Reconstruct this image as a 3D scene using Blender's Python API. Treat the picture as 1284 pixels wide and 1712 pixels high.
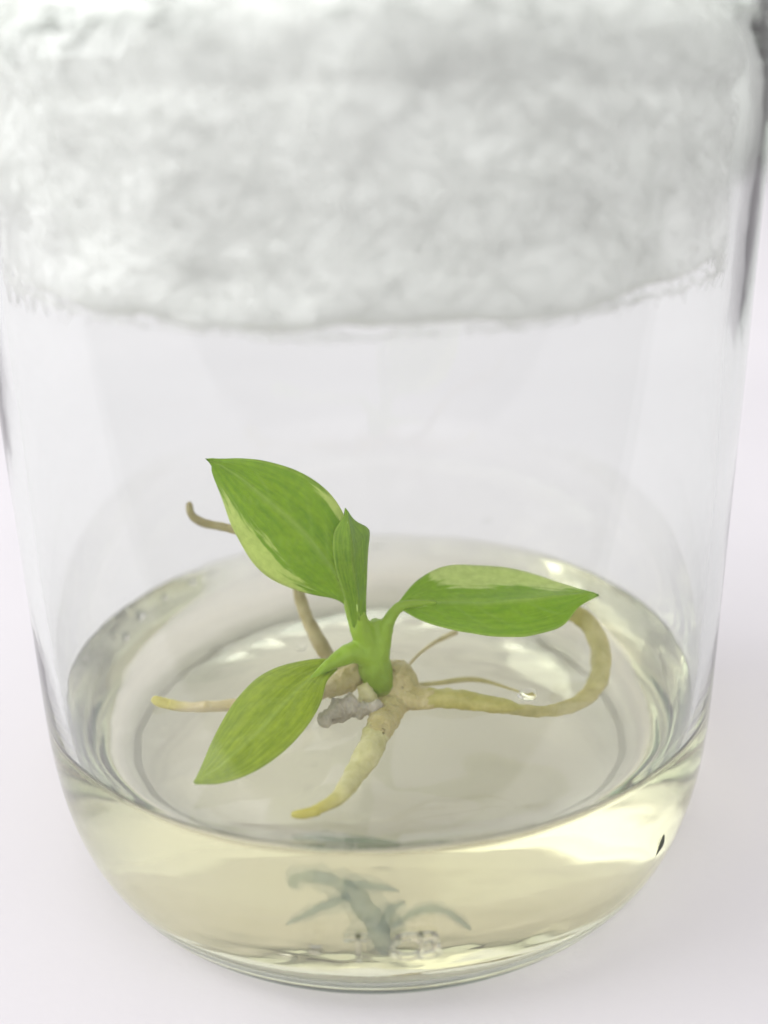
import bpy, bmesh, math, random
from mathutils import Vector, Matrix, noise

random.seed(7)
for o in list(bpy.data.objects):
    bpy.data.objects.remove(o)
sc = bpy.context.scene
COL = sc.collection
CM = 0.01                      # the scene is built in centimetres and stored in metres

# ------------------------------------------------------------------ camera
FPX, W0, H0 = 1700.0, 1284.0, 1712.0
PITCH = math.radians(20.3)
YAW = math.radians(-0.57)
ROLL = math.radians(-1.2)
CAM = Vector((0.0, -9.94, 7.15))
RM = (Matrix.Rotation(YAW, 3, 'Z') @ Matrix.Rotation(math.pi / 2 - PITCH, 3, 'X') @ Matrix.Rotation(ROLL, 3, 'Z'))
cd = bpy.data.cameras.new("camera")
cam = bpy.data.objects.new("camera", cd)
COL.objects.link(cam)
cam.matrix_world = Matrix.Translation(CAM * CM) @ RM.to_4x4()
cd.sensor_fit = 'VERTICAL'
cd.sensor_height = 24.0
cd.lens = 24.0 * FPX / H0
cd.clip_start = 0.002
cd.clip_end = 50
cd.dof.use_dof = True
cd.dof.focus_distance = 9.5 * CM
cd.dof.aperture_fstop = 9.0
sc.camera = cam

# ------------------------------------------------------------------ light
sc.view_settings.view_transform = 'Standard'
sc.view_settings.look = 'None'
sc.view_settings.exposure = 0.07
sc.view_settings.gamma = 1.0
w = bpy.data.worlds.new("World")
sc.world = w
w.use_nodes = True
nt = w.node_tree
bg = nt.nodes['Background']
# a pale room, near side brightened for the cotton, low part dimmed against glare
tc = nt.nodes.new('ShaderNodeTexCoord')
sx = nt.nodes.new('ShaderNodeSeparateXYZ')
nt.links.new(tc.outputs['Generated'], sx.inputs[0])
def mrange(src, a, b, c, d):
    m = nt.nodes.new('ShaderNodeMapRange'); m.interpolation_type = 'SMOOTHSTEP'
    for k, v in zip(('From Min', 'From Max', 'To Min', 'To Max'), (a, b, c, d)):
        m.inputs[k].default_value = v
    nt.links.new(src, m.inputs[0])
    return m.outputs[0]
up = mrange(sx.outputs['Z'], -0.3, 0.25, 0.30, 1.0)
back = mrange(sx.outputs['Y'], -0.4, 0.9, 1.38, 1.14)
mu = nt.nodes.new('ShaderNodeMath'); mu.operation = 'MULTIPLY'
nt.links.new(up, mu.inputs[0]); nt.links.new(back, mu.inputs[1])
side = mrange(sx.outputs['X'], -0.2, 1.0, 1.0, 0.58)      # the window is on the left, the room falls off to the right
mu2 = nt.nodes.new('ShaderNodeMath'); mu2.operation = 'MULTIPLY'
nt.links.new(mu.outputs[0], mu2.inputs[0]); nt.links.new(side, mu2.inputs[1])
mu = mu2
bg.inputs[0].default_value = (1.0, 0.985, 0.985, 1)
nt.links.new(mu.outputs[0], bg.inputs[1])

def area(name, loc, target, sx, sy, power, col):
    ld = bpy.data.lights.new(name, 'AREA')
    ld.shape = 'RECTANGLE'
    ld.size, ld.size_y = sx, sy
    ld.energy = power
    ld.color = col
    o = bpy.data.objects.new(name, ld)
    COL.objects.link(o)
    o.location = loc
    d = Vector(target) - Vector(loc)
    o.rotation_euler = d.to_track_quat('-Z', 'Y').to_euler()
    return o
area("ceiling_light", (-0.22, 0.55, 0.62), (0, 0, 0.02), 0.44, 0.34, 0.4, (1.0, 0.985, 0.96))
area("window_light", (-0.85, -0.12, 0.72), (0, 0, 0.05), 0.6, 0.7, 4.2, (0.99, 0.99, 1.0))

cy = sc.cycles
cy.use_denoising = True
try:
    cy.denoiser = 'OPENIMAGEDENOISE'
    cy.denoising_input_passes = 'RGB_ALBEDO_NORMAL'
except Exception:
    pass
cy.max_bounces = 24
cy.transmission_bounces = 20
cy.glossy_bounces = 8
cy.diffuse_bounces = 8
cy.transparent_max_bounces = 16
cy.volume_bounces = 6
cy.caustics_refractive = True
cy.caustics_reflective = True
cy.blur_glossy = 0.0
cy.sample_clamp_indirect = 6.0

# ------------------------------------------------------------------ helpers
def ray(px, py):
    d = Vector(((px - W0 / 2) / FPX, -(py - H0 / 2) / FPX, -1.0))
    return (RM @ d).normalized()
def PY(px, py, y):              # point where the sight line meets the upright plane y
    d = ray(px, py)
    return CAM + d * ((y - 0.10 - CAM.y) / d.y)
def PZ(px, py, z):              # point where it meets the level plane z
    d = ray(px, py)
    return CAM + d * ((z - CAM.z) / d.z)

def link(name, verts, faces, mat, parent=None, smooth=True):
    me = bpy.data.meshes.new(name)
    me.from_pydata([tuple(Vector(v) * CM) for v in verts], [], faces)
    me.validate()
    if mat:
        me.materials.append(mat)
    if smooth:
        me.polygons.foreach_set('use_smooth', [True] * len(me.polygons))
    o = bpy.data.objects.new(name, me)
    COL.objects.link(o)
    if parent:
        o.parent = parent
        o.matrix_parent_inverse = parent.matrix_world.inverted()
    return o

def tag(o, label=None, cat=None, group=None, kind=None):
    if label: o['label'] = label
    if cat: o['category'] = cat
    if group: o['group'] = group
    if kind: o['kind'] = kind
    return o

def empty(name, loc, label, cat, group=None):
    o = bpy.data.objects.new(name, None)
    COL.objects.link(o)
    o.location = Vector(loc) * CM
    o.empty_display_size = 0.01
    bpy.context.view_layer.update()
    return tag(o, label, cat, group)

def cr(pts, n):
    """Catmull-Rom through tuples, n samples per span."""
    P = [Vector(p) for p in pts]
    P = [P[0] * 2 - P[1]] + P + [P[-1] * 2 - P[-2]]
    out = []
    for i in range(1, len(P) - 2):
        a, b, c, d = P[i - 1:i + 3]
        for k in range(n):
            t = k / n
            out.append(0.5 * ((2 * b) + (c - a) * t + (2 * a - 5 * b + 4 * c - d) * t * t + (3 * b - a - 3 * c + d) * t ** 3))
    out.append(P[-2].copy())
    return out

def resample(pts, n):
    L = [0]
    for a, b in zip(pts, pts[1:]):
        L.append(L[-1] + (b - a).length)
    out, j = [], 0
    for i in range(n):
        s = L[-1] * i / (n - 1)
        while j < len(L) - 2 and L[j + 1] < s:
            j += 1
        t = (s - L[j]) / max(1e-9, L[j + 1] - L[j])
        out.append(pts[j].lerp(pts[j + 1], min(1, max(0, t))))
    return out

def lathe(prof, seg, wob=None):
    """prof [(r,z)] with r=0 at either end collapsing to a pole."""
    verts, faces, rows = [], [], []
    for r, z in prof:
        if r < 1e-4:
            rows.append([len(verts)])
            verts.append((0, 0, z))
        else:
            row = []
            for k in range(seg):
                a = 2 * math.pi * k / seg
                rr, zz = (r, z) if wob is None else wob(r, z, a)
                row.append(len(verts))
                verts.append((rr * math.cos(a), rr * math.sin(a), zz))
            rows.append(row)
    for A, B in zip(rows, rows[1:]):
        for k in range(seg):
            k2 = (k + 1) % seg
            if len(A) == 1 and len(B) > 1:
                faces.append((A[0], B[k2], B[k]))
            elif len(B) == 1 and len(A) > 1:
                faces.append((A[k], A[k2], B[0]))
            elif len(A) > 1:
                faces.append((A[k], A[k2], B[k2], B[k]))
    return verts, faces

def tube(pts, rads, sides=14, rough=0.0, seed=0, flat=1.0):
    verts, faces = [], []
    n = len(pts)
    up = Vector((0, 0, 1))
    for i, p in enumerate(pts):
        t = (pts[min(n - 1, i + 1)] - pts[max(0, i - 1)]).normalized()
        a = t.cross(up)
        if a.length < 0.05:
            a = t.cross(Vector((1, 0, 0)))
        a.normalize()
        b = a.cross(t).normalized()
        up = b
        for k in range(sides):
            an = 2 * math.pi * k / sides
            r = rads[i]
            d = a * math.cos(an) + b * math.sin(an) * flat
            if rough:
                q = p + d * r
                r *= 1 + rough * noise.fractal((q + Vector((seed * 7.3, 0, 0))) * 6.0, 0.6, 2.1, 4)
            verts.append(p + d * r)
    for i in range(n - 1):
        for k in range(sides):
            k2 = (k + 1) % sides
            faces.append((i * sides + k, i * sides + k2, (i + 1) * sides + k2, (i + 1) * sides + k))
    c0 = len(verts); verts.append(pts[0]); c1 = len(verts); verts.append(pts[-1])
    for k in range(sides):
        k2 = (k + 1) % sides
        faces.append((c0, k2, k))
        faces.append((c1, (n - 1) * sides + k, (n - 1) * sides + k2))
    return verts, faces

# ------------------------------------------------------------------ materials
def new_mat(name):
    m = bpy.data.materials.new(name)
    m.use_nodes = True
    return m, m.node_tree, m.node_tree.nodes, m.node_tree.links, m.node_tree.nodes['Principled BSDF']

def noise_tex(N, L, scale, detail=4, rough=0.55, coord='Object', stretch=None):
    tc = N.new('ShaderNodeTexCoord')
    mp = N.new('ShaderNodeMapping')
    if stretch: mp.inputs['Scale'].default_value = stretch
    L.new(tc.outputs[coord], mp.inputs[0])
    t = N.new('ShaderNodeTexNoise')
    t.inputs['Scale'].default_value = scale
    t.inputs['Detail'].default_value = detail
    t.inputs['Roughness'].default_value = rough
    L.new(mp.outputs[0], t.inputs['Vector'])
    return t

def ramp(N, L, src, stops):
    r = N.new('ShaderNodeValToRGB')
    L.new(src, r.inputs[0])
    el = r.color_ramp.elements
    while len(el) > 1: el.remove(el[-1])
    el[0].position, el[0].color = stops[0][0], (*stops[0][1], 1)
    for p, c in stops[1:]:
        e = el.new(p); e.color = (*c, 1)
    return r

def bump(N, L, b, src, strength, dist):
    bn = N.new('ShaderNodeBump')
    bn.inputs['Strength'].default_value = strength
    bn.inputs['Distance'].default_value = dist
    L.new(src, bn.inputs['Height'])
    L.new(bn.outputs[0], b.inputs['Normal'])

def glass_mat(name, ior, density, vcol, rough=0.0):
    m, t, N, L, b = new_mat(name)
    b.inputs['Base Color'].default_value = (1, 1, 1, 1)
    b.inputs['Transmission Weight'].default_value = 1
    b.inputs['IOR'].default_value = ior
    b.inputs['Roughness'].default_value = rough
    va = N.new('ShaderNodeVolumeAbsorption')
    va.inputs['Color'].default_value = (*vcol, 1)
    va.inputs['Density'].default_value = density
    L.new(va.outputs[0], N['Material Output'].inputs['Volume'])
    return m, N, L, b
M_glass, N, L, b = glass_mat("jar_glass", 1.5, 115.0, (0.815, 0.885, 0.815))
nz = noise_tex(N, L, 160, 2, 0.5)
bump(N, L, b, nz.outputs[0], 0.25, 0.00006)
M_mark, *_ = glass_mat("moulded_mark_glass", 1.5, 0.0, (1, 1, 1))
M_gel, N, L, b = glass_mat("agar_gel", 1.335, 22.0, (0.975, 0.905, 0.65), 0.0)
nz = noise_tex(N, L, 260, 3, 0.5)
bump(N, L, b, nz.outputs[0], 0.15, 0.00005)
M_drop, *_ = glass_mat("water", 1.333, 0.0, (1, 1, 1))

M_table, t, N, L, b = new_mat("white_table")
nz = noise_tex(N, L, 9, 5, 0.5)
r = ramp(N, L, nz.outputs[0], [(0.3, (0.605, 0.588, 0.618)), (0.7, (0.65, 0.632, 0.662))])
L.new(r.outputs[0], b.inputs['Base Color'])
b.inputs['Roughness'].default_value = 0.6
b.inputs['Specular IOR Level'].default_value = 0.2
nz = noise_tex(N, L, 900, 3, 0.6)
bump(N, L, b, nz.outputs[0], 0.15, 0.0002)

M_cotton, t, N, L, b = new_mat("cotton")
nz = noise_tex(N, L, 260, 8, 0.7, stretch=(1, 1, 2.2))
r = ramp(N, L, nz.outputs[0], [(0.25, (0.95, 0.95, 0.94)), (0.7, (0.985, 0.985, 0.98))])
L.new(r.outputs[0], b.inputs['Base Color'])
b.inputs['Roughness'].default_value = 0.95
b.inputs['Sheen Weight'].default_value = 0.3
bump(N, L, b, nz.outputs[0], 0.22, 0.0005)

M_fibre, t, N, L, b = new_mat("cotton_fibre")
b.inputs['Base Color'].default_value = (0.97, 0.97, 0.96, 1)
b.inputs['Roughness'].default_value = 0.7

def leaf_mat(name, dark, mid, pale, thr, seed, transl=0.42):
    """pale variegation where the vertex attribute 'pale' plus noise passes thr"""
    m, t, N, L, b = new_mat(name)
    tc = N.new('ShaderNodeTexCoord')
    mp = N.new('ShaderNodeMapping'); mp.inputs['Location'].default_value = (seed, seed * 1.7, 0)
    L.new(tc.outputs['Object'], mp.inputs[0])
    lc = N.new('ShaderNodeAttribute'); lc.attribute_name = 'blade'
    mq = N.new('ShaderNodeMapping'); mq.inputs['Location'].default_value = (seed * 50, seed * 31, 0)
    L.new(lc.outputs['Vector'], mq.inputs[0])
    n1 = N.new('ShaderNodeTexNoise'); n1.inputs['Scale'].default_value = 1.0; n1.inputs['Detail'].default_value = 5; n1.inputs['Roughness'].default_value = 0.6
    L.new(mq.outputs[0], n1.inputs['Vector'])
    n2 = N.new('ShaderNodeTexNoise'); n2.inputs['Scale'].default_value = 1500; n2.inputs['Detail'].default_value = 4
    L.new(mp.outputs[0], n2.inputs['Vector'])
    at = N.new('ShaderNodeAttribute'); at.attribute_name = 'pale'
    vn = N.new('ShaderNodeAttribute'); vn.attribute_name = 'vein'
    base = ramp(N, L, n1.outputs[0], [(0.38, dark), (0.62, mid)])
    ad = N.new('ShaderNodeMath'); ad.operation = 'MULTIPLY_ADD'
    L.new(n1.outputs[0], ad.inputs[0]); ad.inputs[1].default_value = 0.8
    L.new(at.outputs['Fac'], ad.inputs[2])
    mr = N.new('ShaderNodeMapRange'); mr.interpolation_type = 'SMOOTHSTEP'
    mr.inputs['From Min'].default_value = thr - 0.07; mr.inputs['From Max'].default_value = thr + 0.07
    L.new(ad.outputs[0], mr.inputs[0])
    mx = N.new('ShaderNodeMix'); mx.data_type = 'RGBA'
    L.new(mr.outputs[0], mx.inputs[0]); L.new(base.outputs[0], mx.inputs[6]); mx.inputs[7].default_value = (*pale, 1)
    mv = N.new('ShaderNodeMix'); mv.data_type = 'RGBA'
    vm = N.new('ShaderNodeMath'); vm.operation = 'MULTIPLY'; vm.inputs[1].default_value = 0.55
    L.new(vn.outputs['Fac'], vm.inputs[0])
    L.new(vm.outputs[0], mv.inputs[0]); L.new(mx.outputs[2], mv.inputs[6]); mv.inputs[7].default_value = (*pale, 1)
    # fine cell mottling
    mm = N.new('ShaderNodeMix'); mm.data_type = 'RGBA'; mm.blend_type = 'MULTIPLY'
    r2 = ramp(N, L, n2.outputs[0], [(0.3, (0.86, 0.88, 0.8)), (0.7, (1.08, 1.06, 1.1))])
    mm.inputs[0].default_value = 1
    L.new(mv.outputs[2], mm.inputs[6]); L.new(r2.outputs[0], mm.inputs[7])
    L.new(mm.outputs[2], b.inputs['Base Color'])
    b.inputs['Roughness'].default_value = 0.42
    bump(N, L, b, n2.outputs[0], 0.3, 0.00015)
    tr = N.new('ShaderNodeBsdfTranslucent')
    L.new(mm.outputs[2], tr.inputs[0])
    ms = N.new('ShaderNodeMixShader'); ms.inputs[0].default_value = transl
    L.new(b.outputs[0], ms.inputs[1]); L.new(tr.outputs[0], ms.inputs[2])
    L.new(ms.outputs[0], N['Material Output'].inputs[0])
    return m
GD, GM, GP = (0.26, 0.48, 0.001), (0.36, 0.57, 0.006), (0.68, 0.80, 0.24)
M_leafA = leaf_mat("leaf_variegated_tall", GD, GM, GP, 0.78, 0.02)
M_leafB = leaf_mat("leaf_variegated_right", (0.27, 0.50, 0.005), (0.36, 0.58, 0.015), (0.68, 0.80, 0.30), 0.76, 0.11)
M_leafC = leaf_mat("leaf_low", (0.30, 0.42, 0.005), (0.42, 0.54, 0.02), (0.62, 0.76, 0.18), 1.1, 0.27)
M_leafD = leaf_mat("leaf_young", (0.22, 0.42, 0.005), (0.34, 0.54, 0.02), (0.6, 0.78, 0.14), 1.2, 0.4)

M_stem, t, N, L, b = new_mat("stem_green")
at = N.new('ShaderNodeTexCoord'); sp = N.new('ShaderNodeSeparateXYZ')
L.new(at.outputs['Object'], sp.inputs[0])
nz = noise_tex(N, L, 420, 4, 0.6)
mr = N.new('ShaderNodeMapRange')
mr.inputs['From Min'].default_value = 1.85 * CM; mr.inputs['From Max'].default_value = 2.5 * CM
L.new(sp.outputs['Z'], mr.inputs[0])
ma = N.new('ShaderNodeMath'); ma.operation = 'MULTIPLY_ADD'; ma.inputs[1].default_value = 0.25
L.new(nz.outputs[0], ma.inputs[0]); L.new(mr.outputs[0], ma.inputs[2])
r = ramp(N, L, ma.outputs[0], [(0.12, (0.42, 0.42, 0.16)), (0.4, (0.19, 0.29, 0.012)), (0.9, (0.26, 0.41, 0.015))])
L.new(r.outputs[0], b.inputs['Base Color'])
b.inputs['Roughness'].default_value = 0.4
b.inputs['Subsurface Weight'].default_value = 0.3
b.inputs['Subsurface Radius'].default_value = (0.001, 0.0015, 0.0004)
bump(N, L, b, nz.outputs[0], 0.4, 0.0003)

def root_mat(name, a, c, rough=0.45, trans=0.0):
    m, t, N, L, b = new_mat(name)
    nz = noise_tex(N, L, 480, 6, 0.65)
    r = ramp(N, L, nz.outputs[0], [(0.32, a), (0.68, c)])
    at = N.new('ShaderNodeAttribute'); at.attribute_name = 'tip'
    mx = N.new('ShaderNodeMix'); mx.data_type = 'RGBA'
    L.new(at.outputs['Fac'], mx.inputs[0]); L.new(r.outputs[0], mx.inputs[6]); mx.inputs[7].default_value = (0.55, 0.49, 0.11, 1)
    L.new(mx.outputs[2], b.inputs['Base Color'])
    b.inputs['Roughness'].default_value = rough
    b.inputs['Subsurface Weight'].default_value = 0.5
    b.inputs['Subsurface Radius'].default_value = (0.0014, 0.0012, 0.0006)
    if trans:
        b.inputs['Transmission Weight'].default_value = trans
        b.inputs['IOR'].default_value = 1.36
    bump(N, L, b, nz.outputs[0], 0.5, 0.0004)
    return m
M_rootO = root_mat("root_olive", (0.36, 0.32, 0.07), (0.55, 0.50, 0.19))
M_rootP = root_mat("root_pale", (0.46, 0.43, 0.18), (0.66, 0.62, 0.35))
M_rootB = root_mat("root_tan", (0.46, 0.38, 0.19), (0.66, 0.57, 0.35))
M_rootK = root_mat("root_brown", (0.30, 0.25, 0.10), (0.46, 0.40, 0.21))
M_tip = root_mat("root_tip_yellow", (0.46, 0.40, 0.07), (0.60, 0.55, 0.14))
M_old = root_mat("withered_grey", (0.27, 0.24, 0.18), (0.58, 0.53, 0.44), 0.6)
M_sunk, t, N, L, b = new_mat("sunken_cloudy_grey")
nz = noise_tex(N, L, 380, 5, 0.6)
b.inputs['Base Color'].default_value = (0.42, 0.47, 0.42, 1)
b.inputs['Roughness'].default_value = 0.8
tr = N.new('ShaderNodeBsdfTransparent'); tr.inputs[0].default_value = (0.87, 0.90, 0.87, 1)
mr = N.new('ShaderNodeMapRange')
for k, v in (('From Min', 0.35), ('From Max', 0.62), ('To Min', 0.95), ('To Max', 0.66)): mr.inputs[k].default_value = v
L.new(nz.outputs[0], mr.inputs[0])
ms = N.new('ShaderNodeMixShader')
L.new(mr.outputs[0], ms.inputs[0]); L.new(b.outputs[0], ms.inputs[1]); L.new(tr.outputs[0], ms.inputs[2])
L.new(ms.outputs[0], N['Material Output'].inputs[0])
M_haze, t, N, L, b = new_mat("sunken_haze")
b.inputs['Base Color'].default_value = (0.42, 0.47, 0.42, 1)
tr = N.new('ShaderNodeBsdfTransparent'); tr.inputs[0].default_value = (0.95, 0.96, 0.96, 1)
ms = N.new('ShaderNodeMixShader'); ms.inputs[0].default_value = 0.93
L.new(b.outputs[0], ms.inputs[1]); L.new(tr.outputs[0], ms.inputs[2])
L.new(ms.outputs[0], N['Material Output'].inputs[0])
M_callus = root_mat("callus_tan", (0.42, 0.35, 0.14), (0.60, 0.52, 0.28))

# ------------------------------------------------------------------ setting
prof = [(-5.9, -0.25), (-5.9, -0.012), (-5.885, 0.0), (40.0, 0.0), (100, 0), (160.0, 0.0), (160, -0.25)]
verts, faces = [], []
nx = 24
for y, z in prof:
    for i in range(nx + 1):
        verts.append((-160 + 320 * i / nx, y, z))
for j in range(len(prof) - 1):
    for i in range(nx):
        a = j * (nx + 1) + i
        faces.append((a, a + 1, a + nx + 2, a + nx + 1))
tag(link("table_surface", verts, faces, M_table), "smooth white tabletop sheet under and behind the glass jar", None, None, 'structure')

# ------------------------------------------------------------------ jar
R_OUT, R_IN, GEL_Z = 3.50, 3.34, 1.85
outer = [(0, 0.11), (0.9, 0.10), (1.7, 0.08), (2.25, 0.04), (2.55, 0.01), (2.78, 0.0), (2.98, 0.05), (3.18, 0.24), (3.33, 0.55), (3.43, 0.95),
         (3.48, 1.4), (3.5, 1.9), (3.5, 3.2), (3.5, 4.6), (3.5, 6.0), (3.5, 7.2), (3.5, 7.8), (3.45, 8.1), (3.3, 8.38), (3.02, 8.6), (2.76, 8.75), (2.68, 9.0),
         (2.66, 9.25), (2.66, 9.8), (2.74, 9.92), (2.82, 10.04), (2.82, 10.22), (2.74, 10.33), (2.6, 10.37)]
inner = [(2.48, 10.33), (2.42, 10.2), (2.40, 9.7), (2.40, 9.1), (2.46, 8.75), (2.68, 8.55), (2.95, 8.38), (3.17, 8.15), (3.3, 7.8), (3.34, 7.3),
         (3.34, 6.4), (3.34, 5.0), (3.34, 3.4), (3.34, 2.2), (3.32, 1.6), (3.28, 1.08), (3.18, 0.66), (3.0, 0.38), (2.7, 0.25), (2.2, 0.23), (1.4, 0.28), (0.7, 0.32), (0, 0.33)]
def smooth_prof(p, n):
    q = cr([(a, b, 0) for a, b in p], n)
    q = [(max(0, v.x), v.y) for v in q]
    return q
prof = smooth_prof(outer, 4) + smooth_prof(inner, 4)
def wob(r, z, a):
    v = Vector((math.cos(a) * 1.3, math.sin(a) * 1.3, z * 0.45))
    if z > 0.03:
        if z > 4.5 and r < 3.4:      # a thick streak down the right of the wall, as pressed glass has
            d = math.degrees(a if a < math.pi else a - 2 * math.pi)
            r -= 0.012 * math.exp(-((d + 18) / 16) ** 2) * min(1, (z - 4.5) / 2.0) * min(1, r / 3.2) ** 8
        r += 0.011 * noise.noise(v * 1.1 + Vector((3, 1, r * 5))) * min(1, r)
    return r, z
V, F = lathe(prof, 192, wob)
jar = empty("glass_jar", (0, 0, 0), "clear glass jar with a greenish thick base standing on the white table", "jar")
body = link("jar_body", V, F, M_glass, jar)

# raised moulding marks low on the front of the jar
def letter(ch, ang, z, size, parent):
    cu = bpy.data.curves.new("letter", 'FONT')
    cu.body = ch
    cu.size = size
    cu.extrude = 0.0
    cu.align_x = 'CENTER'
    cu.resolution_u = 3
    to = bpy.data.objects.new("tmp", cu)
    COL.objects.link(to)
    bpy.context.view_layer.update()
    me = bpy.data.meshes.new_from_object(to.evaluated_get(bpy.context.evaluated_depsgraph_get()))
    bpy.data.objects.remove(to)
    bm = bmesh.new(); bm.from_mesh(me)
    bmesh.ops.remove_doubles(bm, verts=bm.verts, dist=1e-4)
    ret = bmesh.ops.extrude_face_region(bm, geom=list(bm.faces), use_keep_orig=True)
    ex = {v for v in ret['geom'] if isinstance(v, bmesh.types.BMVert)}
    def rad(zz):
        for (r0, z0), (r1, z1) in zip(outer[5:], outer[6:]):
            if z0 <= zz <= z1:
                return r0 + (r1 - r0) * (zz - z0) / (z1 - z0)
        return 3.5
    for v in bm.verts:
        zz = z + v.co.y
        r = rad(zz) + (0.055 if v in ex else -0.012)
        a = math.radians(-90 + ang) + v.co.x / rad(z)
        v.co = Vector((r * math.cos(a), r * math.sin(a), zz)) * CM
    bmesh.ops.recalc_face_normals(bm, faces=bm.faces)
    if bm.calc_volume(signed=True) < 0:
        bmesh.ops.reverse_faces(bm, faces=bm.faces)
    m2 = bpy.data.meshes.new("embossed_letter")
    bm.to_mesh(m2); bm.free()
    m2.materials.append(M_mark)
    o = bpy.data.objects.new("embossed_letter", m2)
    COL.objects.link(o); o.parent = parent
    return o
for ch, a in (("-", -9.5), ("T", -3.6), ("C", 2.6), ("B", 5.9)):
    letter(ch, a, 0.86, 0.40, jar)

# small dark slit low on the right of the glass
M_slit, t_, N, L, b = new_mat("slit_dark")
b.inputs['Base Color'].default_value = (0.06, 0.065, 0.05, 1)
b.inputs['Roughness'].default_value = 0.3
fl = []
for px, py in ((1110, 1395), (1104, 1412), (1097, 1430)):
    hit, loc, nrm, idx = body.ray_cast(CAM * CM, ray(px, py))
    if hit: fl.append(loc / CM)
if len(fl) == 3:
    v, f = tube(resample(cr(fl, 6), 12), [0.006, 0.014, 0.02, 0.024, 0.026, 0.026, 0.024, 0.02, 0.016, 0.012, 0.008, 0.004], 8)
    o = link("dark_slit", v, f, M_slit, jar)
    o['label'] = "small dark slit shaped mark low on the right of the glass"

# ------------------------------------------------------------------ agar gel
side = [p for p in smooth_prof(inner, 4) if p[1] < GEL_Z + 0.08 and p[1] < 7]
side = [(r + 0.03 if r > 0.05 else 0, z - (0.03 if z < 0.8 else 0)) for r, z in side]
top = [(3.37, GEL_Z + 0.09), (3.33, GEL_Z + 0.085), (3.27, GEL_Z + 0.05), (3.17, GEL_Z + 0.022), (3.0, GEL_Z + 0.006)] + \
      [(2.8 - 0.1 * k, GEL_Z) for k in range(27)] + [(0.1, GEL_Z), (0, GEL_Z)]
def gwob(r, z, a):
    if z > GEL_Z - 0.02 and r < 3.372:
        v = Vector((r * math.cos(a), r * math.sin(a), 0))
        z += 0.014 * noise.fractal(v * 0.9, 0.6, 2.0, 3) + 0.004 * noise.noise(v * 4)
        if z > GEL_Z + 0.02 and r > 2.9:
            z = GEL_Z + 0.01 + (z - GEL_Z - 0.01) * (0.25 + 0.85 * (0.5 - 0.5 * math.sin(a)))
        # the medium stands up slightly where roots and crown push through it
        d = (v - Vector((0.05, -0.85, 0))).length
        z += 0.03 * math.exp(-(d / 0.45) ** 2)
    return r, z
gp = [p for p in reversed(side)] + [p for p in top]
V, F = lathe(gp, 160, gwob)
gel = link("agar_gel", V, F, M_gel)
tag(gel, "pale yellow translucent agar medium filling the bottom of the glass jar", "agar gel")

# ------------------------------------------------------------------ cotton plug
cp = [(0, 5.95), (0.9, 5.94), (1.8, 5.94), (2.6, 5.94), (3.08, 5.95), (3.2, 6.0), (3.22, 6.25), (3.21, 6.8), (3.18, 7.35), (3.14, 7.45), (3.22, 7.6), (3.26, 7.85), (3.14, 8.05), (2.9, 8.3),
      (2.55, 8.4), (2.32, 8.9), (2.3, 9.8), (2.34, 10.3), (2.62, 10.6), (2.72, 11.0), (2.4, 11.45), (1.6, 11.75), (0.8, 11.85), (0, 11.88)]
cpp = resample(cr([(a, b, 0) for a, b in cp], 8), 190)
def cwob(r, z, a):
    v = Vector((r * math.cos(a), r * math.sin(a), z))
    n = noise.fractal(v * 1.3, 1.1, 2.1, 3) * 0.085 + noise.fractal(Vector((v.x * 2.4, v.y * 2.4, v.z * 4)), 1.0, 2.1, 2) * 0.012
    rl = 3.29 if z < 7.9 else (3.29 - (z - 7.9) * 1.0 if z < 8.75 else (2.38 if z < 10.3 else 9))
    rr = min(rl, r + n)
    zz = z + (noise.noise(v * 1.1 + Vector((9, 2, 4))) * 0.07 + noise.noise(v * 3) * 0.04) * max(0, min(1, (7.2 - z) / 1.2))
    zz += 0.30 * (rr * math.cos(a) / 3.2) ** 2 * max(0, min(1, (7.0 - z) / 1.0))     # pushed up more at the two sides
    return rr, zz
V, F = lathe([(p.x, p.y) for p in cpp], 300, cwob)
V = [(x - 0.02, y, z) for x, y, z in V]
plug = link("cotton_plug", V, F, M_cotton)
tag(plug, "fluffy white cotton wool plug stuffed into the top of the glass jar", "cotton plug")
# loose fibres over the plug, far too many to count
fv, ff = [], []
def surf(a, z):
    r = 3.13
    for p0, p1 in zip(cpp, cpp[1:]):
        if p0.y <= z <= p1.y and p0.x > 1.5:
            r = p0.x + (p1.x - p0.x) * (z - p0.y) / max(1e-6, p1.y - p0.y)
            break
    rr, zz = cwob(r, z, a)
    return rr
for i in range(5200):
    a = random.uniform(0, 2 * math.pi)
    z = random.uniform(5.92, 8.2)
    ang = random.gauss(0.5, 0.9)
    ln = random.uniform(0.3, 1.3)
    cv = random.gauss(0, 1.6)
    off = random.uniform(-0.02, 0.05)
    pts = []
    for k in range(10):
        rr = min(3.31, surf(a, min(8.25, max(6.0, z))) + off + 0.02 * math.sin(k * 1.3 + i))
        pts.append(Vector((rr * math.cos(a) - 0.03, rr * math.sin(a), z)))
        a += math.cos(ang) * ln / 10 / 3.1
        z += math.sin(ang) * ln / 10
        lo_ = 5.88 + 0.28 * math.cos(a) ** 2
        if z < lo_: z = lo_ + random.uniform(0, 0.05)
        ang += cv * 0.1
    v, f = tube(pts, [0.0022 + 0.003 * random.random()] * 10, 3)
    o = len(fv)
    fv += v
    ff += [tuple(q + o for q in t) for t in f]
fib = link("cotton_fibre", fv, ff, M_fibre, plug)
fib['kind'] = 'stuff'

# ------------------------------------------------------------------ plantlet
BASE_Y = -0.85
plant = empty("plantlet", PY(632, 1165, BASE_Y), "small green variegated plantlet with four leaves and pale roots growing on the agar", "seedling")

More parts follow.
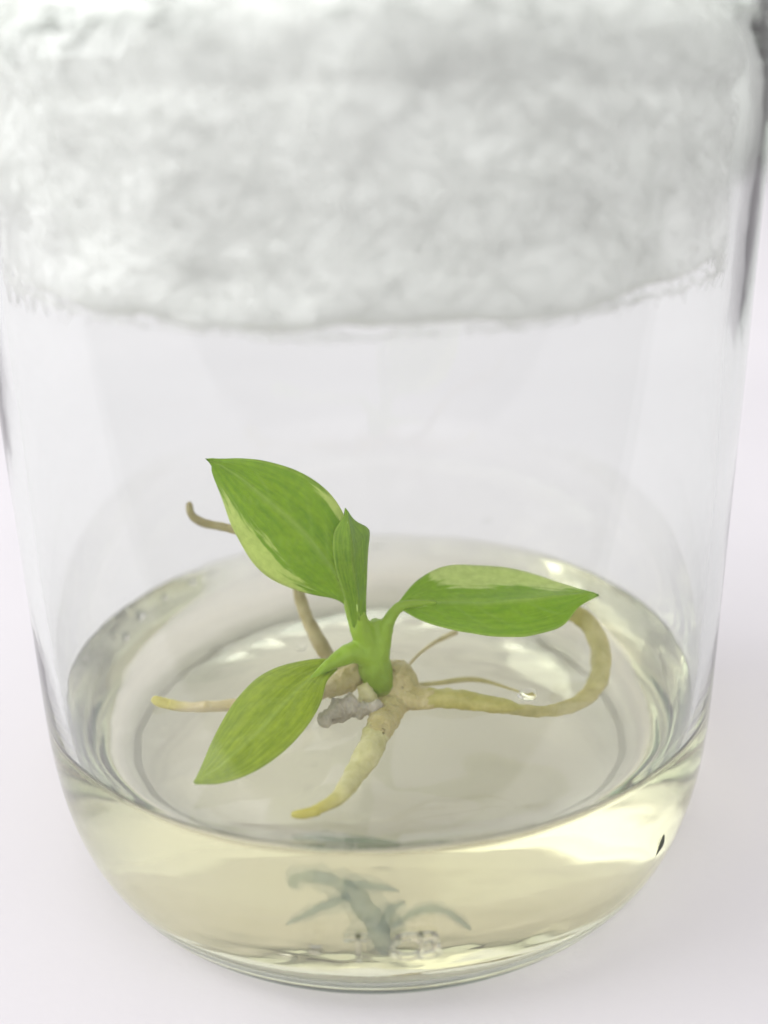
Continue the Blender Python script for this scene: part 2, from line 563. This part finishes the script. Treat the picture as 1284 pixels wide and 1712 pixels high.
def leaf(name, rows, mat, thick=0.022, pale=None, label=None, cup=0.0, nu=44, nv=22, vein=True):
    """rows base->tip: (left px,py,y) (mid px,py,y) (right px,py,y); each point set in its own depth"""
    Ls = resample(cr([PY(*r[0]) for r in rows], 8), nu)
    Ms = resample(cr([PY(*r[1]) for r in rows], 8), nu)
    Rs = resample(cr([PY(*r[2]) for r in rows], 8), nu)
    verts, at_p, at_v, at_b = [], [], [], []
    # surface normal guess for thickness
    for i in range(nu):
        l, m, r = Ls[i], Ms[i], Rs[i]
        t = (Ms[min(nu - 1, i + 1)] - Ms[max(0, i - 1)]).normalized()
        for j in range(nv + 1):
            u = j / nv * 2 - 1
            s = abs(u)
            e = l if u < 0 else r
            p = m.lerp(e, s)
            nrm = t.cross((r - l).normalized() if (r - l).length > 1e-4 else Vector((1, 0, 0))).normalized()
            wd = (e - m).length
            q = Vector((i / nu * 9, u * 3, len(name)))
            lift = cup * wd * math.sin(s * math.pi) + 0.012 * noise.noise(q * 0.8)
            # side veins sweep forward as gentle corrugation
            ph = (i / nu * 13 - s * 3.2)
            lift += 0.0045 * math.sin(ph * 2 * math.pi / 1.6) * math.sin(min(1, s * 1.4) * math.pi) * min(1, wd / 0.2)
            p = p + nrm * lift
            verts.append((p, nrm))
            at_p.append(pale(i / (nu - 1), u) if pale else 0.0)
            at_b += [(i / nu - s * 0.30) * 4.5, u * 9.0, 0.0]
            v_ = 0.55 * math.exp(-(s * 16) ** 2) if vein else 0.0
            v_ += 0.32 * max(0, math.cos(ph * 2 * math.pi / 1.6)) ** 10 * min(1, s * 4) * (1 - s)
            at_v.append(min(1, v_ + 0.6 * max(0, (s - 0.93) / 0.07)))
    n1 = len(verts)
    def th(k):
        i, j = divmod(k, nv + 1)
        u = abs(j / nv * 2 - 1)
        return thick * 0.5 * (1.0 + 0.9 * math.exp(-(u * 9) ** 2) - 0.6 * u ** 6)
    allv = [p + n * th(k) for k, (p, n) in enumerate(verts)] + [p - n * th(k) for k, (p, n) in enumerate(verts)]
    f = []
    for i in range(nu - 1):
        for j in range(nv):
            a = i * (nv + 1) + j
            f.append((a, a + 1, a + nv + 2, a + nv + 1))
            f.append((n1 + a, n1 + a + nv + 1, n1 + a + nv + 2, n1 + a + 1))
    for i in range(nu - 1):
        a = i * (nv + 1); c = a + nv + 1
        f.append((a, c, n1 + c, n1 + a))
        a = i * (nv + 1) + nv; c = a + nv + 1
        f.append((a, n1 + a, n1 + c, c))
    for i in (0, nu - 1):
        for j in range(nv):
            a = i * (nv + 1) + j
            f.append((a, n1 + a, n1 + a + 1, a + 1) if i == 0 else (a, a + 1, n1 + a + 1, n1 + a))
    o = link("leaf", allv, f, mat, plant)
    bm = bmesh.new(); bm.from_mesh(o.data)
    bmesh.ops.recalc_face_normals(bm, faces=bm.faces)
    bm.to_mesh(o.data); bm.free()
    for nm, arr in (("pale", at_p), ("vein", at_v)):
        at = o.data.attributes.new(nm, 'FLOAT', 'POINT')
        at.data.foreach_set('value', arr + arr)
    ab = o.data.attributes.new('blade', 'FLOAT_VECTOR', 'POINT')
    ab.data.foreach_set('vector', at_b + at_b)
    if label: o['label'] = label
    # raised midrib on both faces, a part of the leaf
    mv = [Ms[i] - verts[i * (nv + 1)][1] * 0.0 for i in range(0, nu - 3, 2)]
    v, ff_ = tube(mv, [0.018 * (1 - 0.75 * i / len(mv)) for i in range(len(mv))], 8, flat=0.8)
    mrib = link("midrib", v, ff_, M_rib, o)
    return o

M_rib, t_, N, L, b = new_mat("midrib_green")
b.inputs['Base Color'].default_value = (0.58, 0.76, 0.20, 1)
b.inputs['Roughness'].default_value = 0.45

# tall leaf on the left, leaning back and up
def paleA(t, u):
    return 0.80 * max(0, 1 - abs(u + 1.0) / 0.85) * (0.1 + 0.9 * math.sin(math.pi * min(1, max(0, t * 1.05)))) + (0.62 * max(0, 1 - abs(u - 0.95) / 0.35) * max(0, 1 - abs(t - 0.42) / 0.3))
leaf("tall", [((563, 999, -0.74), (580, 1010, -0.80), (588, 1000, -0.86)),
              ((520, 991, -0.70), (566, 965, -0.84), (590, 945, -0.92)),
              ((462, 972, -0.62), (540, 925, -0.86), (584, 893, -0.98)),
              ((422, 940, -0.55), (510, 888, -0.84), (569, 850, -0.98)),
              ((391, 888, -0.50), (475, 855, -0.80), (541, 813, -0.92)),
              ((375, 846, -0.48), (436, 822, -0.72), (495, 783, -0.82)),
              ((361, 808, -0.50), (402, 795, -0.64), (442, 768, -0.72)),
              ((354, 785, -0.51), (374, 777, -0.58), (402, 764, -0.63)),
              ((353, 774, -0.52), (360, 770, -0.55), (372, 765, -0.58)),
              ((343, 765, -0.54), (344, 765, -0.54), (345, 765, -0.54))], M_leafA, pale=paleA,
     label="tallest leaf, bright green with a pale margin along its left edge", cup=-0.05)
# right leaf, held out level
def paleB(t, u):
    return 0.85 * max(0, 1 - abs(u - -1.0) / 0.9) * max(0, min(1, (t - 0.16) * 7)) * min(1, (1.02 - t) * 4) + 0.45 * max(0, 1 - abs(t - 0.10) / .14) * max(0, 1 - abs(u - 0.1) / .6)
leaf("right", [((663, 1008, -0.84), (666, 1012, -0.84), (668, 1017, -0.84)),
               ((695, 972, -0.55), (705, 1008, -0.80), (700, 1034, -1.00)),
               ((740, 947, -0.35), (752, 1008, -0.82), (745, 1049, -1.16)),
               ((800, 945, -0.28), (805, 1010, -0.86), (795, 1058, -1.28)),
               ((850, 950, -0.30), (858, 1006, -0.90), (850, 1062, -1.34)),
               ((900, 962, -0.42), (905, 1000, -0.92), (900, 1057, -1.30)),
               ((945, 976, -0.62), (945, 995, -0.92), (940, 1042, -1.16)),
               ((975, 985, -0.80), (973, 991, -0.90), (968, 1012, -1.0)),
               ((1000, 991, -0.90), (1000, 992, -0.90), (1000, 993, -0.90))], M_leafB, pale=paleB,
     label="leaf pointing right with a pale upper half and a light midrib", cup=0.06)
# low leaf reaching forward and down to the gel
leaf("low", [((556, 1098, -0.95), (560, 1108, -0.98), (564, 1116, -1.0)),
             ((520, 1099, -0.98), (532, 1122, -1.16), (547, 1135, -1.30)),
             ((475, 1107, -1.02), (500, 1150, -1.40), (538, 1168, -1.58)),
             ((432, 1128, -1.15), (468, 1184, -1.66), (518, 1204, -1.84)),
             ((397, 1164, -1.36), (436, 1218, -1.88), (486, 1240, -2.05)),
             ((373, 1203, -1.62), (404, 1250, -2.08), (446, 1272, -2.20)),
             ((356, 1240, -1.86), (375, 1274, -2.20), (408, 1292, -2.28)),
             ((341, 1277, -2.14), (352, 1290, -2.28), (372, 1302, -2.34)),
             ((330, 1300, -2.32), (332, 1301, -2.33), (334, 1302, -2.34))], M_leafC,
     label="lowest leaf, dull green, bending forward until its tip meets the agar", cup=0.05)
# youngest leaf, folded, standing up behind the crown
leaf("young", [((588, 1045, -0.90), (600, 1050, -0.90), (612, 1045, -0.88)),
               ((578, 1005, -0.97), (596, 1000, -1.01), (611, 1000, -0.87)),
               ((563, 960, -1.05), (588, 955, -1.12), (612, 958, -0.87)),
               ((555, 922, -1.10), (584, 918, -1.20), (614, 924, -0.88)),
               ((556, 892, -1.08), (582, 888, -1.20), (616, 896, -0.86)),
               ((564, 873, -1.08), (580, 870, -1.16), (613, 880, -0.88)),
               ((574, 858, -1.10), (578, 858, -1.13), (590, 866, -1.00)),
               ((575, 846, -1.10), (576, 846, -1.11), (577, 847, -1.10))], M_leafD, thick=0.03,
     label="youngest leaf, narrow and folded, standing upright at the crown", nv=16, nu=34, cup=0.0)

def limb(name, pts, rads, mat, parent=plant, n=40, rough=0.0, sides=16, seed=0, label=None, tipr=True, tipc=0.0):
    p = resample(cr(pts, 10), n)
    rr = resample(cr([(r, 0, 0) for r in rads], 10), n)
    # radii are spread by control index; resample gives even spacing in r, so interpolate instead
    m = len(rads) - 1
    R_ = []
    for i in range(n):
        x = i / (n - 1) * m
        k = min(m - 1, int(x)); f = x - k
        R_.append(rads[k] * (1 - f) + rads[k + 1] * f)
    if tipr:
        for q, s in ((1, 0.55), (2, 0.8), (3, 0.94)):
            R_[-q] *= s
    v, f = tube(p, R_, sides, rough, seed)
    o = link(name, v, f, mat, parent)
    if label: o['label'] = label
    if tipc:
        at = o.data.attributes.new('tip', 'FLOAT', 'POINT')
        vals = [max(0.0, min(1.0, ((k // sides) / (n - 1) - 1 + tipc) / tipc)) ** 1.3 for k in range(n * sides)] + [0.0, 1.0]
        at.data.foreach_set('value', vals)
    return o

def fuse(name, parts, mat, label=None, voxel=0.012, rough=0.0, seed=0, smooth=6):
    """several tubes grown together into one continuous skin"""
    vv, ff_ = [], []
    for pts, rads in parts:
        p = resample(cr(pts, 10), 26)
        m = len(rads) - 1
        R_ = []
        for i in range(26):
            x = i / 25 * m; k = min(m - 1, int(x)); R_.append(rads[k] * (1 - x + k) + rads[k + 1] * (x - k))
        v, f = tube(p, R_, 16)
        o_ = len(vv); vv += v; ff_ += [tuple(q + o_ for q in t) for t in f]
    o = link(name, vv, ff_, mat, plant)
    md = o.modifiers.new("skin", 'REMESH'); md.mode = 'VOXEL'; md.voxel_size = voxel * CM
    ms = o.modifiers.new("soften", 'SMOOTH'); ms.iterations = smooth; ms.factor = 0.5
    dg = bpy.context.evaluated_depsgraph_get()
    me = bpy.data.meshes.new_from_object(o.evaluated_get(dg))
    o.modifiers.clear()
    o.data = me
    me.name = name
    if rough:
        for v in me.vertices:
            q = v.co / CM
            v.co += v.normal * (rough * noise.fractal(q * 5 + Vector((seed, 0, 0)), 0.7, 2.1, 4)) * CM
    me.polygons.foreach_set('use_smooth', [True] * len(me.polygons))
    if not me.materials: me.materials.append(mat)
    if label: o['label'] = label
    return o
# stem and leaf stalks
fuse("stem", [
    ([PY(634, 1172, -0.85), PY(634, 1142, -0.86), PY(625, 1108, -0.86), PY(614, 1075, -0.86), PY(606, 1048, -0.88), PY(602, 1022, -0.92)], [0.09, 0.15, 0.165, 0.14, 0.10, 0.05]),
    ([PY(612, 1085, -0.86), PY(600, 1050, -0.84), PY(588, 1018, -0.80), PY(576, 985, -0.81), PY(560, 955, -0.84)], [0.11, 0.09, 0.065, 0.04, 0.028]),
    ([PY(630, 1092, -0.86), PY(641, 1058, -0.84), PY(652, 1032, -0.84), PY(670, 1012, -0.84), PY(704, 1009, -0.82), PY(730, 1008, -0.82)], [0.13, 0.095, 0.07, 0.045, 0.032, 0.024]),
    ([PY(628, 1075, -0.83), PY(628, 1050, -0.82), PY(626, 1035, -0.82)], [0.12, 0.09, 0.05]),
    ([PY(622, 1096, -0.88), PY(592, 1088, -0.93), PY(566, 1098, -1.00), PY(540, 1116, -1.14), PY(515, 1137, -1.28)], [0.13, 0.105, 0.085, 0.05, 0.028]),
], M_stem, "thick green stem with three fleshy leaf stalks", rough=0.012, seed=3)
# swollen tan crown where the roots start
fuse("crown", [
    ([PY(640, 1112, -0.76), PY(662, 1130, -0.78), PY(672, 1150, -0.82), PY(668, 1170, -0.90), PY(656, 1188, -1.0)], [0.10, 0.17, 0.18, 0.17, 0.11]),
    ([PY(662, 1150, -0.80), PY(655, 1180, -0.97), PZ(634, 1216, GEL_Z + 0.05), PZ(622, 1238, GEL_Z + 0.03)], [0.16, 0.15, 0.14, 0.10]),
    ([PY(660, 1165, -0.88), PY(700, 1166, -0.94), PY(745, 1166, -0.98)], [0.15, 0.13, 0.08]),
    ([PY(640, 1140, -0.78), PY(605, 1122, -0.78), PY(575, 1135, -0.84), PY(548, 1146, -0.85)], [0.13, 0.12, 0.13, 0.09]),
    ([PY(640, 1165, -0.88), PY(622, 1180, -1.0), PY(614, 1170, -1.0)], [0.12, 0.09, 0.05]),
], M_callus, "swollen tan crown with ragged skin where the roots start", rough=0.03, seed=9, smooth=5)

M_hair, t_, N, L, b = new_mat("root_hair")
b.inputs['Base Color'].default_value = (0.72, 0.68, 0.50, 1)
b.inputs['Roughness'].default_value = 0.5
trh = N.new('ShaderNodeBsdfTransparent')
msh = N.new('ShaderNodeMixShader'); msh.inputs[0].default_value = 0.45
L.new(b.outputs[0], msh.inputs[1]); L.new(trh.outputs[0], msh.inputs[2]); L.new(msh.outputs[0], N['Material Output'].inputs[0])
def hairs(root, count, length, lo=0.0, hi=1.0):
    me = root.data; rnd = random.Random(len(me.vertices))
    nv_ = len(me.vertices); vv, ff_ = [], []
    for _ in range(count):
        v = me.vertices[rnd.randrange(int(nv_ * lo), int(nv_ * hi))]
        n_ = v.normal.copy()
        d = (n_ + Vector((rnd.gauss(0, .35), rnd.gauss(0, .35), rnd.gauss(0, .35)))).normalized()
        p = v.co / CM; l = length * rnd.uniform(0.4, 1.2)
        q = p + d * l * 0.55; e = q + (d + Vector((rnd.gauss(0, .4), rnd.gauss(0, .4), -0.2))).normalized() * l * 0.45
        s1 = d.orthogonal().normalized() * 0.0035; s2 = d.cross(s1).normalized() * 0.0035
        k = len(vv)
        vv += [p + s1, p - s1 * .5 + s2, p - s1 * .5 - s2, q + s1 * .7, q - s1 * .35 + s2 * .7, q - s1 * .35 - s2 * .7, e]
        for a_, b_ in ((0, 1), (1, 2), (2, 0)):
            ff_ += [(k + a_, k + b_, k + 3 + b_, k + 3 + a_), (k + 3 + a_, k + 3 + b_, k + 6)]
    h = link("root_hair", vv, ff_, M_hair, root)
    h['kind'] = 'stuff'
GZ = GEL_Z
def tipped_root(pts, rads, mat, rough, seed, label, tip_len=5, n=64):
    o = limb("root", pts, rads, mat, n=n, rough=rough, seed=seed, label=label, sides=20)
    return o
# stout root to the front, sinking into the gel
r_front = limb("root", [PY(676, 1146, -0.62), PY(660, 1172, -0.92), PZ(622, 1238, GZ + 0.03), PZ(592, 1293, GZ - 0.04), PZ(562, 1331, GZ - 0.02), PZ(525, 1349, GZ + 0.01)],
     [0.08, 0.12, 0.128, 0.12, 0.09, 0.045], M_rootP, n=90, rough=0.16, seed=1, tipc=0.22, label="stout pale translucent root reaching forward across the agar", sides=24, tipr=False)
limb("root_tip", [PZ(535, 1347, GZ + 0.01), PZ(510, 1353, GZ + 0.01), PZ(490, 1353, GZ + 0.02)], [0.05, 0.05, 0.035], M_tip, n=14, label="yellow tip of the front root")
# long looping root on the right
r_loop = limb("root", [PY(655, 1172, -0.92), PY(700, 1164, -0.95), PY(760, 1166, -1.0), PY(820, 1176, -1.04), PY(880, 1190, -1.06), PY(930, 1193, -0.98), PY(975, 1174, -0.82),
              PY(1000, 1130, -0.60), PY(1003, 1085, -0.36), PY(988, 1046, -0.15), PY(962, 1026, -0.05), PY(925, 1020, 0.0)],
     [0.08, 0.10, 0.10, 0.10, 0.095, 0.075, 0.095, 0.095, 0.10, 0.105, 0.10, 0.06], M_rootO, n=120, rough=0.17, seed=2, label="long olive root looping round on the right side", sides=20)
# root to the left with a yellow tip
r_left = limb("root", [PY(618, 1120, -0.80), PY(575, 1135, -0.85), PY(530, 1150, -0.85), PY(460, 1166, -0.85), PY(380, 1177, -0.85), PY(320, 1178, -0.85), PY(285, 1171, -0.85)],
     [0.06, 0.095, 0.10, 0.095, 0.09, 0.085, 0.06], M_rootB, n=90, rough=0.14, seed=3, tipc=0.12, label="tan root lying to the left below the low leaf", tipr=False)
limb("root_tip", [PY(292, 1173, -0.85), PY(272, 1167, -0.85), PY(257, 1160, -0.85)], [0.062, 0.058, 0.045], M_tip, n=14, label="yellow tip of the left root")
hairs(r_front, 900, 0.07, 0.1, 0.8); hairs(r_loop, 1300, 0.05); hairs(r_left, 500, 0.05, 0.1, 0.9)
# thin root rising behind the tall leaf
limb("root", [PY(600, 1125, -0.65), PY(560, 1105, -0.5), PY(538, 1080, -0.4), PY(515, 1040, -0.25), PY(500, 1000, -0.15), PY(488, 960, -0.05), PY(455, 915, 0.05), PY(410, 890, 0.15),
              PY(370, 879, 0.2), PY(335, 871, 0.2), PY(317, 858, 0.2), PY(314, 838, 0.2)],
     [0.06, 0.07, 0.075, 0.072, 0.065, 0.055, 0.05, 0.05, 0.05, 0.045, 0.045, 0.04], M_rootK, n=110, rough=0.12, seed=4, label="thin brown aerial root curling up behind the tall leaf")
# thin side roots
limb("root", [PY(680, 1148, -0.6), PY(730, 1150, -0.5), PY(780, 1140, -0.45), PY(815, 1148, -0.45), PY(850, 1166, -0.5), PY(880, 1178, -0.6)],
     [0.03, 0.034, 0.042, 0.036, 0.02, 0.012], M_rootO, n=50, rough=0.1, seed=5, label="fine green root running behind the looping root")
limb("root", [PY(672, 1122, -0.6), PY(700, 1092, -0.4), PY(730, 1072, -0.3), PY(765, 1056, -0.2)], [0.012, 0.014, 0.022, 0.03], M_rootB, n=40, rough=0.15, seed=6,
     label="hair thin root below the right leaf")
# cloudy grey branching shape in the gel close to the front wall, seen through that wall only
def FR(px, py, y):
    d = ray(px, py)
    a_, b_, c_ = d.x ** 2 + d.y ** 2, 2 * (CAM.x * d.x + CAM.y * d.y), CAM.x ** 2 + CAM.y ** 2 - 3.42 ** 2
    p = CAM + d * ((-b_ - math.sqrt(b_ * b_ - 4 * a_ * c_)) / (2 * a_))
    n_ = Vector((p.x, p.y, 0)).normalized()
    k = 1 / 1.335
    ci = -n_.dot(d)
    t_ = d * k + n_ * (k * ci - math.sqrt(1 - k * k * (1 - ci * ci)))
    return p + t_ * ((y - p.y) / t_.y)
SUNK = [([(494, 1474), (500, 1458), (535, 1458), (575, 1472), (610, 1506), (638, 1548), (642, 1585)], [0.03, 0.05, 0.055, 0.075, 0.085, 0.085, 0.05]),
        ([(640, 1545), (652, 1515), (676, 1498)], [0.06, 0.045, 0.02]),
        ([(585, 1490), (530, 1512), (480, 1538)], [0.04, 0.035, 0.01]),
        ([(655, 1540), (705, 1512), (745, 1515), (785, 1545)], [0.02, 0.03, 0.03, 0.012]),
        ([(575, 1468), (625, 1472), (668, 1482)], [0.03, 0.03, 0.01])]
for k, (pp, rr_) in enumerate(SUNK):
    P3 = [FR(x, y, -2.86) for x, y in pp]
    o = limb("sunken_shape", P3, rr_, M_sunk, n=44, rough=0.7, seed=20 + k,
             label="greyish cloudy branching shape in the agar behind the front glass" if k == 0 else None)
    limb("sunken_shape_haze", P3, [r_ * 2.1 for r_ in rr_], M_haze, parent=o, n=44, rough=0.5, seed=30 + k)
# withered old base lying under the crown
limb("old_stem_base", [PZ(640, 1182, GZ + 0.08), PZ(600, 1178, GZ + 0.1), PZ(570, 1182, GZ + 0.09), PZ(535, 1200, GZ + 0.07)], [0.06, 0.085, 0.10, 0.06], M_old, n=70, rough=0.7, seed=7,
     label="withered grey stub below the stem", sides=22)
limb("old_stem_base", [PY(606, 1140, -0.95), PY(615, 1160, -1.0), PY(622, 1180, -1.05)], [0.06, 0.09, 0.07], M_rootP, n=24, rough=0.3, seed=8,
     label="small pale stub beside the withered piece")

# ------------------------------------------------------------------ droplets and bubbles
def blob(name, c, r, sq, mat, seed):
    bm = bmesh.new()
    bmesh.ops.create_icosphere(bm, subdivisions=3, radius=1)
    vs = []
    for v in bm.verts:
        k = 1 + 0.18 * noise.noise(v.co * 1.3 + Vector((seed, 0, 0)))
        vs.append((c[0] + v.co.x * r * sq[0] * k, c[1] + v.co.y * r * sq[1] * k, c[2] + v.co.z * r * sq[2] * k))
    fs = [tuple(v.index for v in f.verts) for f in bm.faces]
    bm.free()
    return link(name, vs, fs, mat)
def back_wall(px, py):
    d = ray(px, py); c = CAM
    a = d.x ** 2 + d.y ** 2; b_ = 2 * (c.x * d.x + c.y * d.y); cc = c.x ** 2 + c.y ** 2 - 3.32 ** 2
    t = (-b_ + math.sqrt(b_ * b_ - 4 * a * cc)) / (2 * a)
    return c + d * t
for i, (px, py, r, lab) in enumerate(((313, 986, 0.07, "larger water droplet on the back glass wall left of the tall leaf"),
                                      (348, 974, 0.06, "smaller water droplet on the back glass wall near the tall leaf"),
                                      (627, 938, 0.05, "flat water droplet on the back wall right of the folded leaf"),
                                      (818, 872, 0.035, "tiny water droplet high on the back wall above the right leaf"),
                                      (228, 1048, 0.11, "long water smear on the left glass wall just above the agar"),
                                      (205, 1100, 0.09, "short water smear low on the left glass wall"),
                                      (268, 1012, 0.06, "small water bead between the wall smear and the paired droplets"))):
    o = blob("water_droplet", back_wall(px, py), r, (1.4, 0.5, 0.9) if i < 4 else (0.7, 0.6, 1.3), M_drop, i)
    tag(o, lab, "droplet", "water droplets on the back of the jar")
o = blob("air_bubble", PZ(880, 1157, GEL_Z - 0.01), 0.10, (1, 1, 0.55), M_drop, 5)
tag(o, "round clear bubble on the agar inside the loop of the right root", "bubble", "bubbles on the agar")
o = blob("air_bubble", PZ(502, 1081, GEL_Z - 0.01), 0.06, (1, 1, 0.55), M_drop, 6)
tag(o, "small glinting bubble on the agar behind the low leaf", "bubble", "bubbles on the agar")
